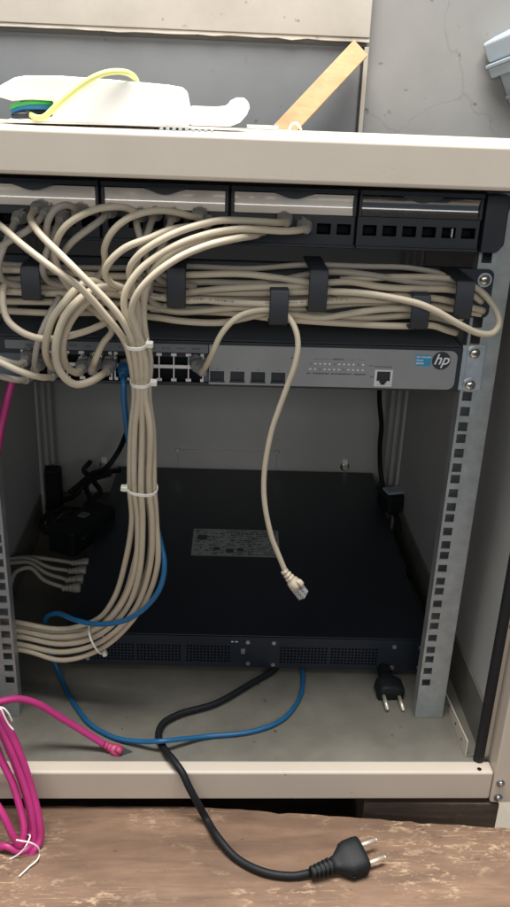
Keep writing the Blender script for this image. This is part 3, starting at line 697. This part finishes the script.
# more boots plugged along the panel
for px, py, lab in ((16, 220, 'grey booted plug at the far left of the patch panel'), (60, 220, 'grey booted plug between the first arches of cable'),
                    (153, 217, 'grey booted plug in the second module behind the swept strands'), (172, 218, 'grey booted plug under the bright end of the second label window')):
    q = P(px, py, -44)
    cable('patch_cable', lab, [q, q + V(-3, -16, -10), q + V(-12, -22, -34), q + V(-10, -8, -50), q + V(20, 8, -58)], R, GA, group='short patch leads behind the arches', jacks=[(0, INP, {})])
# --- left loops into the switch
SG = 'patch leads looping into the switch ports'
cable('patch_cable', 'grey patch cable sagging in a wide curve in front of the switch left end',
      W((20, 285, -40), (6, 284, -52), (2.5, 296, -62), (7, 319, -68), (20, 331, -72), (36, 337.5, -74), (55, 338.5, -74), (80, 333, -70), (100, 325.5, -62), (118, 316, -52), (140, 308, -44), (170, 306, -40)), R, G, group=SG)
cable('patch_cable', 'grey patch cable curving down steeply to the upper port row',
      W((104, 286, -62), (90, 281, -72), (76, 289, -80), (64, 303, -84), (53, 318, -84), (47, 336, -80), (45.5, 352, -72), (49, 363, -58), (52, 368, -44)), R + .3, G, group=SG, jacks=[(-1, INP, {})])
cable('patch_cable', 'thick grey patch cable looping lowest under the switch port row',
      W((118, 288, -66), (98, 288, -76), (80, 299, -84), (65, 316, -88), (57.5, 336, -88), (55.5, 352, -86), (58, 367, -82), (66, 379, -78), (76, 384.5, -74), (90, 381.5, -68), (100, 376, -60), (107, 371, -46)), R + .4, G, group=SG, jacks=[(-1, INP, {})])
cable('patch_cable', 'grey patch cable inside the lowest loop, plugged in the lower port row',
      W((126, 296, -60), (108, 293, -68), (88, 302, -74), (72, 319, -78), (64, 338, -78), (63, 354, -74), (68, 368, -64), (77, 373, -56), (80, 371, -46)), R + .2, G, group=SG, jacks=[(-1, INP, {})])
cable('patch_cable', 'thin shaded grey patch lead dropping left of the steep loops',
      W((60, 296, -50), (49, 315, -58), (41, 333, -62), (36.5, 348, -60), (34.5, 362, -54), (35, 369, -44)), R - .3, GA, group=SG, jacks=[(-1, INP, {})])
cable('patch_cable', 'grey patch lead slanting from the left edge to the lower port row',
      W((-25, 350, -62), (0, 362, -68), (16, 369.5, -70), (31, 375, -68), (44, 377.5, -60), (52, 376, -46)), R, G, group=SG, jacks=[(-1, INP, {})])
cable('patch_cable', 'lowest grey patch lead at the left edge of the switch',
      W((-25, 371, -58), (0, 376, -62), (12, 379, -62), (20, 380, -56), (26, 379, -46)), R, GA, group=SG, jacks=[(-1, INP, {})])
cable('patch_cable', 'grey patch lead with a big boot in the first upper switch port',
      W((-25, 352, -54), (-5, 357, -60), (8, 362, -62), (17, 364, -58), (24, 362, -46)), R, GA, group=SG, jacks=[(-1, INP, {})])
# --- strands lying in the cable manager
MG = 'patch cable strands lying in the cable manager'
ML = ['thin dark strand lying topmost behind the cable manager clips', 'pale strand second from the top in the cable manager', 'dark strand tucked behind the second pale strand in the manager',
      'pale strand crossing mid height behind the tall middle clip', 'pale strand just below mid height in the cable manager', 'long sagging strand second lowest in the cable manager',
      'lowest strand in the cable manager, passing under the short clips', 'short strand behind the two short clips low in the manager', 'dark strand deep behind the tall middle clip']
strands = [
 [(-20, 262, -22), (30, 266, -24), (100, 268, -22), (187, 266.5, -22), (250, 268.5, -22), (305, 265, -22), (365, 266.5, -26), (410, 268, -28), (443, 275, -28), (452, 283, -22), (440, 287, -16)],
 [(-20, 269, -44), (40, 271, -46), (110, 276, -46), (185, 275, -48), (243, 274, -50), (286, 279, -52), (318, 283, -50), (350, 282, -50), (383, 287, -50), (420, 289, -50), (448, 289.5, -48), (470, 294, -42), (482, 302, -38)],
 [(-20, 279, -30), (60, 281, -32), (140, 284, -34), (200, 282, -34), (260, 283, -34), (330, 272, -36), (383, 277, -38), (420, 283, -38), (445, 284, -36), (462, 289, -34), (480, 299, -30)],
 [(-20, 290, -46), (40, 293, -48), (100, 294, -42), (160, 297, -44), (185, 293, -48), (226, 288.5, -52), (272, 286.5, -52), (318, 288, -46), (350, 296, -44), (400, 296, -44), (440, 299, -44), (470, 307, -42), (484, 311, -38)],
 [(-20, 301, -36), (60, 302, -36), (130, 304, -36), (180, 312, -44), (233, 308, -46), (262, 307, -44), (300, 309, -42), (360, 303, -38), (411, 304, -38), (450, 309, -36), (481, 314, -32)],
 [(-20, 309, -30), (9, 311, -36), (52, 313, -36), (110, 313, -36), (160, 318, -46), (180, 321, -50), (222, 322.5, -50), (245, 318, -48), (268, 313, -46), (289, 314, -46), (321, 317.5, -50), (356, 312.5, -52), (385, 309, -50), (411, 309, -48), (440, 315, -40), (462, 319, -34)],
 [(150, 309, -40), (180, 311, -40), (230, 313, -38), (270, 318, -40), (307, 321, -46), (356, 324, -48), (383, 325.5, -50), (411, 326, -50), (432, 325.5, -48), (446, 330, -42), (456, 333, -34)],
 [(280, 312, -36), (330, 316, -42), (365, 318, -44), (411, 315.5, -44), (435, 317.5, -40), (460, 324, -32)],
 [(150, 286, -26), (200, 297, -28), (260, 297, -28), (330, 297, -30), (383, 300, -30), (440, 304, -30), (470, 301, -28)],
]
for i, s in enumerate(strands):
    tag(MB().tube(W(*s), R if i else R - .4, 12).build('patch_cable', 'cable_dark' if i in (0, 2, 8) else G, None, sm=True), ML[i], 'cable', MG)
# printed strand
ps = W((150, 296, -54), (185, 300.5, -57), (205, 300, -58), (226, 302, -58), (268, 304, -57), (305, 303, -56), (330, 301, -54), (370, 300, -50), (400, 302, -44))
pc = thing('patch_cable', 'grey patch cable strand with dark printed lettering along it', 'cable', ps[0], MG); PINV[pc.name] = Matrix.Translation(pc.location)
jk = MB().tube(ps, R, 12).build('jacket', G, pc, sm=True)
fine = smooth(ps, .6); mb = MB(); i = 0
while i < len(fine) - 8:
    L_ = random.choice((1, 2, 2, 3)); p = fine[i]; q = fine[i + L_]
    if random.random() > .25 and (i // 40) % 4 != 3:
        nrm = (CAM - p).normalized(); up = Vector((0, 0, 1)); n2 = (Vector((0, -1, .55))).normalized(); off = n2 * (R + .06) * MM; hgt = Vector((0, .35, .8)).normalized() * MM * random.uniform(.5, .8)
        b = len(mb.v); mb.v += [p + off - hgt, q + off - hgt, q + off + hgt, p + off + hgt]; mb.f.append((b, b + 1, b + 2, b + 3))
    i += L_ + 1
mb.build('lettering', 'print_grey', jk)
# right end loop
cable('patch_cable', 'grey patch cable bent back in a loop at the right end of the manager',
      W((200, 292, -40), (260, 293, -46), (330, 291.5, -56), (360, 293, -62), (383, 296, -69), (418, 303.5, -73), (436, 311, -72), (460.6, 325, -68), (480, 333.5, -62), (493, 333, -58), (499, 324, -54), (496, 310, -50), (484, 294, -46), (471, 285, -42), (450, 279, -40), (400, 277, -38), (340, 280, -36)), R, G, group=MG)
# loose cable with hanging plug
lc = W((202, 371.5, -42), (206, 366, -56), (212, 354, -66), (222, 333, -68), (237.5, 317, -66), (255, 311, -60), (270, 310, -58), (282, 312, -58), (290, 319, -62), (296, 331, -66), (298, 346, -68), (294.6, 366, -68), (287, 387, -66), (279, 409, -64), (271.6, 431, -62), (264.5, 470, -60), (264.5, 501.6, -60), (271.6, 537, -60), (279, 556, -60), (286, 573, -60))
cable('patch_cable', 'loose grey patch cable from the switch, its free plug hanging over the appliance', lc, R - .35, G, group='loose patch cables',
      jacks=[(0, (-.25, 1, .05), {}), (-1, P(311, 605, -64) - P(286, 573, -60), {'up': Vector((.9, -.5, .35)), 's': .95, 'hump': True, 'bootmat': 'cable_grey'})])
# --- ties round the bundle
def zip_tie(px0, px1, py, yc, label, tilt=0, head=1, w=2.6, dp=15):
    a = P(px0, py - tilt, yc); b = P(px1, py + tilt, yc); c = (a + b) / 2; hx = (b - a).length / 2 / MM; ax = (b - a).normalized()
    back = Vector((0, 1, .12)).normalized(); nrm = ax.cross(back).normalized(); rings = []
    N = 28
    for k in range(N + 1):
        t = 2 * math.pi * k / N
        cx = math.copysign(abs(math.cos(t)) ** .8, math.cos(t)); sn = math.copysign(abs(math.sin(t)) ** .8, math.sin(t))
        p = c + ax * cx * hx * MM + back * sn * dp * MM; o = (ax * cx * .9 + back * sn * .9) * MM
        rings.append([p - nrm * w / 2 * MM, p + o - nrm * w / 2 * MM, p + o + nrm * w / 2 * MM, p + nrm * w / 2 * MM])
    t_ = thing('zip_tie', label, 'cable tie', c, 'white ties on the cable bundle'); PINV[t_.name] = Matrix.Translation(t_.location)
    MB().loft(rings, close=False).build('strap', 'tie_white', t_)
    e = c + ax * head * (hx + 1.5) * MM - back * 4 * MM
    m = frame(e, ax * head, nrm)
    MB().box(-2.5, 4, -3, 3, -2.6, 2.6, m).build('head', 'tie_white', t_, bevel=1.2)
zip_tie(125.5, 147, 342, -82, 'white cable tie gathering the bundle just above the switch ports', .5, 1, dp=15)
zip_tie(131, 151, 380, -70, 'white cable tie on the bundle at the lower edge of the switch', .5, 1, dp=14)
zip_tie(127, 157, 487.5, -51, 'white cable tie on the bundle halfway down, its head on the left', 1.5, -1, dp=13)
zip_tie(89.5, 104, 637, 3, 'thin white cable tie on the lower bend of the bundle', 12, 1, 1.8, dp=15)

# --- blue network cable
fz = FZ + 3
bl = W((123, 374, -42), (123.5, 384, -56), (124, 400, -52), (126, 419, -46), (128, 437, -38), (137, 470, -28), (150, 505, -24), (160, 540, -28), (164.5, 565, -36), (160, 588, -38), (146, 607, -34), (126, 620, -26), (107, 624, -18), (90, 623.5, -8), (74, 619.5, 6), (58, 613.5, 30), (47, 617, 46), (44, 628, 54)) + \
     [PZ(50, 652, -8), PZ(57, 668, -30), PZ(67, 692, fz), PZ(77, 708, fz), PZ(90, 724, fz), PZ(114, 737.5, fz), PZ(140, 741.5, fz + 5), PZ(162, 741, fz + 12), PZ(182, 739, fz + 7), PZ(205, 736.5, fz + 1), PZ(252, 731.5, fz), PZ(281.6, 720, fz), PZ(299, 699, fz), PZ(303, 680, fz), PZ(300, 660, fz), PZ(290, 640, fz)]
cable('network_cable', 'blue network cable hanging behind the bundle and snaking across the cabinet floor', bl, 2.7, 'cable_blue', jacks=[(0, INP, {'bootmat': 'cable_blue', 'clear': True})])

# --- pink coil
t = thing('network_cable', 'coiled pink network cable hanging over the cabinet sill at lower left', 'cable', P(10, 850, -120)); PINV[t.name] = Matrix.Translation(t.location)
wz = WZ + 3
pk = W((14, 374, 20), (9, 392, 14), (1, 428, 8), (-10, 500, -20), (-25, 600, -60), (-40, 690, -80))
loops = [
 [(-44, 760, -100), (-30, 812, -118), (-10, 842, -130), (12, 851, -134), (26, 845, -130), (32, 828, -124), (27, 799, -112), (14, 762, -102), (0, 729, -94), (-14, 702, -88), (-32, 690, -86)],
 [(-50, 740, -98), (-40, 806, -112), (-20, 848, -126), (0, 861, -133), (14, 859, -136), (25, 851, -134), (37, 833, -126), (36, 806, -116), (26, 774, -106), (14, 739, -98), (0, 716, -94), (-18, 695, -88), (-36, 694, -86)],
 [(-46, 750, -102), (-28, 790, -116), (-8, 800, -126), (2, 813, -132), (12, 834, -138), (20, 846, -138), (24, 830, -130), (20, 808, -120), (12, 782, -110), (0, 757, -102), (-12, 725, -94), (-30, 700, -88)],
 [(-42, 770, -104), (-30, 830, -120), (-10, 850, -132), (6, 846, -140), (22, 852, -140), (33, 842, -132), (32, 815, -124), (22, 778, -112), (8, 742, -104), (-6, 712, -96), (-22, 694, -90)],
]
loops.append([(-40, 776, -108), (-24, 838, -124), (-4, 856, -136), (16, 862, -142), (30, 856, -142), (40, 840, -132), (39.5, 822, -126), (32, 790, -114), (20, 754, -106), (6, 726, -100), (-10, 700, -94)])
for l in loops: pk += W(*l)
pk += W((-26, 715, -90), (-12, 707, -84), (0, 702, -76)) + [P(19, 699, -66), P(38, 704, -60), P(58, 716, -56), P(81, 730, -54), P(104, 744.5, -54)]
MB().tube(pk, 3.7, 12).build('jacket', 'cable_pink', t, sm=True)
jd = P(132, 758.5, -58) - P(104, 744.5, -54)
jack(t, pk[-1], jd, bootmat='boot_pink', up=Vector((-.3, -.5, 1)), clear=False, hump=True)
m = frame(pk[-1], jd, Vector((-.3, -.5, 1)))
MB().box(20, 31, -5.8, 5.8, -4.1, 4.1, m).build('connector', 'black_plastic', t, bevel=.6)
# wire ties on the pink coil
def wire(name, label, lists, grp='white wire ties on the pink coil'):
    tt = thing(name, label, 'wire tie', lists[0][0], grp); PINV[tt.name] = Matrix.Translation(tt.location)
    for l in lists: MB().tube(l, .85, 8, 1.5).build('wire', 'tie_wire', tt, sm=True)
wire('wire_tie', 'white wire tie twisted round the bottom of the pink coil', [
    W((4, 857, -144), (9, 859, -147), (15, 856.5, -147), (22, 851, -146), (27, 844, -142), (30, 836, -134), (26, 835, -126)),
    W((16, 840, -146), (22, 841, -146), (31, 843, -144), (38, 847.5, -141), (39.5, 853, -140)) + [PZ(37, 860, WZ + 4), PZ(29, 867, WZ + 2), PZ(19, 876.5, WZ + 2)]])
wire('wire_tie', 'white wire tie with two short ends at the top of the pink coil', [
    W((-14, 712, -102), (-2, 707.5, -104), (3, 708, -104), (8, 713, -104), (12, 721, -103)), W((-8, 716, -100), (0, 708.5, -104.5), (5, 718, -106), (9, 725, -106), (13.5, 730, -107))])

# --- black power cord with the plug on the plank
def euro_plug(root, p, d, up, L=40, w=17, boot=True):
    """flat two pin plug; p = cord entry, d towards the pins"""
    m = frame(p, d, up)
    def ring(x, hy, hz, n=20, sq=4):
        out = []
        for k in range(n):
            a = 2 * math.pi * (k + .5) / n; c, s_ = math.cos(a), math.sin(a)
            out.append(m @ V(x, math.copysign(abs(c) ** (2 / sq), c) * hy, math.copysign(abs(s_) ** (2 / sq), s_) * hz))
        return out
    b = MB().loft([ring(14, 6.5, 6), ring(19, 8, 7), ring(24, 12, 8.6), ring(29, 16.4, 10.5), ring(33, w + .6, 11.4), ring(44, w + .9, 12.2), ring(48.5, w + .3, 12), ring(49.5, w - .8, 11)]).build('plug_body', 'cord_black', root, sm=True)
    MB().box(30, 47, -w - 1.3, w + 1.3, -.5, .5, m).build('seam', 'rubber', b)
    prof = [(-8, 4.6, 4.6)]
    for k in range(5):
        x = -7 + k * 4.4; r = 5 + k * .45; prof += [(x, r + 1.0, r + .8), (x + 2.4, r + 1.0, r + .8), (x + 2.5, r - .6, r - .7), (x + 4.3, r - .5, r - .6)]
    MB().loft([ring(*q, 16, 2.6) for q in prof]).build('strain_relief', 'cord_black', root, sm=False)
    for s in (-1, 1):
        pn = MB().cyl(m @ V(49, s * 9.5, 0), m @ V(69.5, s * 9.5, 0), 2.2, n=14).loft([[m @ V(x, s * 9.5 + r * math.cos(a), r * math.sin(a)) for a in [2 * math.pi * i / 14 for i in range(14)]] for x, r in ((69.4, 2.2), (70.6, 1.7), (71.2, .8))])
        pn.build('pin', 'brass', root, sm=True)
cw = WZ + 4.2
cord = [PZ(276, 662, FZ + 4.5), PZ(276, 668, FZ + 4.5), PZ(252, 683, FZ + 4.5), PZ(214.5, 704, FZ + 4.5), PZ(180, 714, FZ + 4.6), PZ(163.5, 723, FZ + 5), PZ(158.5, 735, FZ + 5), PZ(165, 750, FZ + 6), P(174, 761, -78), P(182.5, 773, -90), P(189, 787, -97), P(197, 802, -101), P(207, 820, -105)] + \
       [PZ(217, 836, cw + 4), PZ(237, 858.5, cw), PZ(264, 872, cw), PZ(292, 876, cw), PZ(310, 873, cw + 1)]
t = thing('power_cable', 'black power cord running over the sill to a two pin plug on the plank', 'power cord', cord[-1]); PINV[t.name] = Matrix.Translation(t.location)
MB().tube(cord, 3.9, 14).build('cord', 'cord_black', t, sm=True)
pd = PZ(372, 849, WZ + 13) - PZ(316, 870, WZ + 9)
euro_plug(t, PZ(318, 870.5, WZ + 10), Vector((pd.x, pd.y, .002)), Vector((.0, -.25, 1)))
# --- second plug on the cabinet floor
c2 = [PZ(378, 662, FZ + 12), PZ(376, 655, FZ + 8), PZ(384, 648, FZ + 5), PZ(408, 640, FZ + 4), PZ(426, 625, FZ + 5), PZ(430, 600, FZ + 6)]
t = thing('power_cable', 'black two pin plug lying on the floor beside the right rail', 'power cord', c2[0]); PINV[t.name] = Matrix.Translation(t.location)
MB().tube(c2, 3.4, 12).build('cord', 'cord_black', t, sm=True)
q = PZ(401, 706, FZ + 10) - PZ(395.5, 691, FZ + 10)
euro_plug(t, PZ(392.2, 693, FZ + 12) - q.normalized() * .050, Vector((q.x, q.y, -.003)), Vector((0.1, 0.1, 1)), w=15)

# --- behind the appliance: right rear adapter and cords
t = thing('power_adapter', 'black power adapter with cord in the right rear corner', 'power adapter', P(398, 500, 430)); PINV[t.name] = Matrix.Translation(t.location)
m = frame(P(397, 499, 430), Vector((1, .25, 0)))
MB().box(-26, 16, -22, 22, -16, 14, m).build('housing', 'cord_black', t, bevel=6, seg=3)
MB().box(-22, 10, -12, 12, 13.5, 18, m).build('inlet', 'grey_plastic', t, bevel=4)
MB().tube(W((380, 376, 470), (379.5, 400, 480), (381.5, 425, 486), (380, 445, 490), (380.5, 470, 490), (384, 492, 470)), 4, 10).build('cord', 'cord_black', t, sm=True)
MB().tube(W((390, 508, 430), (398, 520, 410), (408, 540, 380), (420, 560, 350), (428, 575, 300), (432, 600, 250)), 3.6, 10).build('cord', 'cord_black', t, sm=True)
tag(MB().tube(W((398, 566, 330), (410, 577, 300), (428, 577.5, 280), (440, 570, 270)), 3.2, 10).build('power_cable', 'cord_black', None, sm=True), 'short black cord behind the right rail at the appliance edge', 'power cord')
# --- left rear tangle
LG = 'black cords tangled at the left rear'
t = thing('power_adapter', 'black power adapter half buried in cords at the left rear', 'power adapter', P(82, 505, 420), LG); PINV[t.name] = Matrix.Translation(t.location)
m = frame(P(76, 528, 330), Vector((.5, 1, -.05)))
MB().box(-40, 70, -24, 20, -26, 14, m).build('housing', 'cord_black', t, bevel=5, seg=3)
MB().box(10, 24, -8, 4, 13, 16, m).build('label', 'print_grey', t)
m2 = frame(P(52, 490, 480), Vector((0, 0, 1)), Vector((0, 1, 0)))
tag(MB().box(-42, 40, -16, 16, -12, 12, m2).build('socket_block', 'cord_black', None, bevel=4), 'black upright socket block against the left rear wall', 'socket')
for i, (l, lab) in enumerate((
    (((127, 432, 470), (118, 452, 480), (106, 468, 470), (92, 474, 440), (80, 484, 420), (70, 492, 400)), 'black cord dropping behind the bundle to the left rear tangle'),
    (((120, 470, 500), (100, 474, 470), (86, 486, 430), (90, 500, 400), (80, 512, 370), (66, 512, 350), (56, 520, 340)), 'black cord folded on top of the left rear tangle'),
    (((88, 512, 400), (66, 509, 380), (47, 515, 360), (41, 525, 340), (46, 532, 330), (60, 528, 330), (74, 520, 340)), 'black cord making a small ring at the left rear'),
    (((110, 474, 480), (94, 480, 450), (100, 492, 420), (86, 506, 390), (92, 520, 350), (82, 540, 300)), 'black cord lying along the appliance edge at the left rear'),
    (((62, 500, 450), (74, 496, 430), (88, 478, 440), (84, 470, 470), (90, 462, 500)), 'black cord standing up in the left rear tangle'))):
    tag(MB().tube(W(*l), 4.2, 10).build('power_cable', 'cord_black', None, sm=True), lab, 'power cord', LG)
# grey plugs into the left side of the appliance
SLG = 'grey leads plugged into the appliance side'
for i, (bx, by, yy, mid, lab) in enumerate((
    (66, 563, 250, [(48, 559, 250), (24, 557, 250), (4, 560, 240)], 'rearmost grey lead plugged into the side of the appliance'),
    (63, 571, 225, [(48, 567, 225), (30, 559, 230), (8, 559, 235)], 'second grey lead from the rear at the appliance side'),
    (60, 580, 200, [(46, 573, 205), (30, 563, 212), (10, 563, 218)], 'third grey lead from the rear at the appliance side'),
    (57, 588, 176, [(44, 580, 182), (30, 568, 190), (16, 572, 180), (10, 586, 160)], 'front grey lead plugged into the side of the appliance'))):
    pts = W(*reversed(mid), (bx + 8, by, yy))
    cable('patch_cable', lab, pts, 2.7, GA, group=SLG, jacks=[(-1, (1, .02, .05), {'bootmat': 'cable_dark', 'clear': False})])

# ------------------------------------------------------------------ things on top of the cabinet
hs = thing('plastic_housing', 'bright white plastic housing with open end on the cabinet top', 'plastic housing', V(-100, -20, TZ)); PINV[hs.name] = Matrix.Translation(hs.location)
def pz(l, yy): return [((P(x, y, yy).x) / MM, (P(x, y, yy).z) / MM) for x, y in l]
HY = -48
top = [(8, 118.5), (40, 119.5), (52, 117), (53, 101), (30, 99.5), (12, 101), (2, 98), (-8, 96), (-8, 90), (4, 83), (14, 77.5), (26, 75.5), (60, 75.8), (110, 79.5), (165, 84.5), (179, 87), (185, 92), (188, 108), (189, 127), (6, 123)]
poly = pz(top, HY); poly = poly[::-1]
def ccw(p): return p if sum(p[i - 1][0] * p[i][1] - p[i][0] * p[i - 1][1] for i in range(len(p))) > 0 else p[::-1]
MB().prism(ccw(poly), HY, HY + 62).build('shell', 'white_plastic', hs, bevel=2.2, seg=3)
MB().prism(ccw(pz([(10, 101), (52.5, 101), (52.5, 117.5), (10, 119)], HY)), HY + 36, HY + 40).build('opening_shade', 'black_plastic', hs)  # black plate painted in for the shaded depth of the opening
arm = [(188.5, 106.5), (215, 107.5), (227, 106.5), (231, 101), (237, 98), (244, 98), (249, 102), (250, 108), (247, 115), (240, 123), (230, 127), (188.5, 126)]
MB().prism(ccw(pz(arm, HY + 10)), HY + 12, HY + 46).build('arm', 'white_plastic', hs, bevel=2.5, seg=3)
q0 = P(100, 124, HY).x / MM
for i in range(9): MB().box(-60 + i * 5, -57.5 + i * 5, HY - 8, HY - 1, TZ + .2, TZ + 2).build('vent_tooth', 'grey_plastic', hs)
tag(MB().tube(W((28, 113, -40), (36, 117.5, -50), (44, 117, -56), (54, 108, -58), (70, 94, -58), (88, 80.5, -57), (105, 73, -55), (120, 71.5, -52), (130, 74, -46), (136, 80, -38), (137, 90, -30)), 2.3, 12).build('earth_wire', 'wire_yellow', None, sm=True), 'yellow wire arching over the white plastic housing', 'wire')
tag(MB().tube(W((80, 88, -56), (90, 79, -55), (105, 71.5, -53), (118, 70.5, -51), (128, 73.5, -46), (134, 79, -39), (136, 88, -32)), 1.1, 8).build('earth_wire', 'wire_green', None, sm=True), 'thin green stripe wire along the yellow arch', 'wire')
tag(MB().tube(W((11, 108, -40), (18, 105, -42), (30, 103.3, -40), (50, 102.5, -34), (60, 102, -20)), 2.0, 12).build('wire', 'wire_green', None, sm=True), 'green wire in the open end of the white housing', 'wire')
tag(MB().tube(W((12, 113, -42), (20, 108.5, -42), (34, 107, -40), (50, 107.5, -34), (62, 108, -20)), 2.2, 12).build('wire', 'wire_blue', None, sm=True), 'blue wire in the open end of the white housing', 'wire')
tag(MB().tube(W((13, 116, -44), (20, 115, -46), (28, 114.5, -44), (40, 112, -36), (56, 113, -20)), 2.2, 12).build('wire', 'black_plastic', None, sm=True), 'dark wire lowest in the open end of the white housing', 'wire')

# wood stick leaning against the wall
a = P(281, 133, 560); b = P(360, 49, 625); m = frame(a, b - a, Vector((0, -1, .2)))
L_ = (b - a).length / MM
tag(MB().box(-14, L_, -15, 15, -6, 6, m).build('wood_stick', 'wood_pale', None, bevel=1), 'short pale wood stick leaning diagonally against the wall', 'stick')
# small metal strip and scrap beside the stick
q = P(262, 128, 48) / MM
tag(MB().box(q.x - 14, q.x + 14, 30, 50, TZ + .2, TZ + 3.5).build('metal_strip', 'zinc_bright', None, bevel=.6), 'small grey metal strip on the cabinet top by the stick', 'metal strip')
q = P(295, 127, 40)
tag(MB().tube([q + V(-5, 0, -3), q + V(-3, 0, 2), q + V(1, 0, 3), q + V(5, 2, -1), q + V(6, 4, -4)], 1.3, 8, 1).build('wire_scrap', 'tie_white', None, sm=True), 'tiny white wire scrap at the foot of the stick', 'wire')
# grey ribbed fitting at the right edge
gf = thing('plastic_fitting', 'grey ribbed plastic fitting on the wall at the top right edge', 'fitting', P(508, 60, WALL_Y - 2)); PINV[gf.name] = Matrix.Translation(gf.location)
rz = Matrix.Translation(P(524, 62, WALL_Y - 62)) @ Matrix.Rotation(math.radians(-28), 4, 'Y') @ Matrix.Rotation(math.radians(38), 4, 'Z')
MB().box(-4, 90, 0, 60, -6, 10, rz).build('lower_body', 'grey_plastic', gf, bevel=2)
MB().box(-8, 92, -6, 60, 10.2, 15, rz).build('flange', 'grey_plastic', gf, bevel=1)
MB().box(0, 88, 0, 60, 15.2, 46, rz).build('upper_body', 'grey_plastic', gf, bevel=5, seg=3)
for i in range(8): MB().box(3 + i * 10, 7 + i * 10, -3, 0, -5, 10, rz).build('rib', 'grey_plastic', gf)
MB().box(18, 80, 6, 60, -64, -6.2, rz).build('neck', 'grey_plastic', gf, bevel=2)
MB().box(14, 84, 0, 60, -46, -40, rz).build('flange', 'grey_plastic', gf, bevel=1)
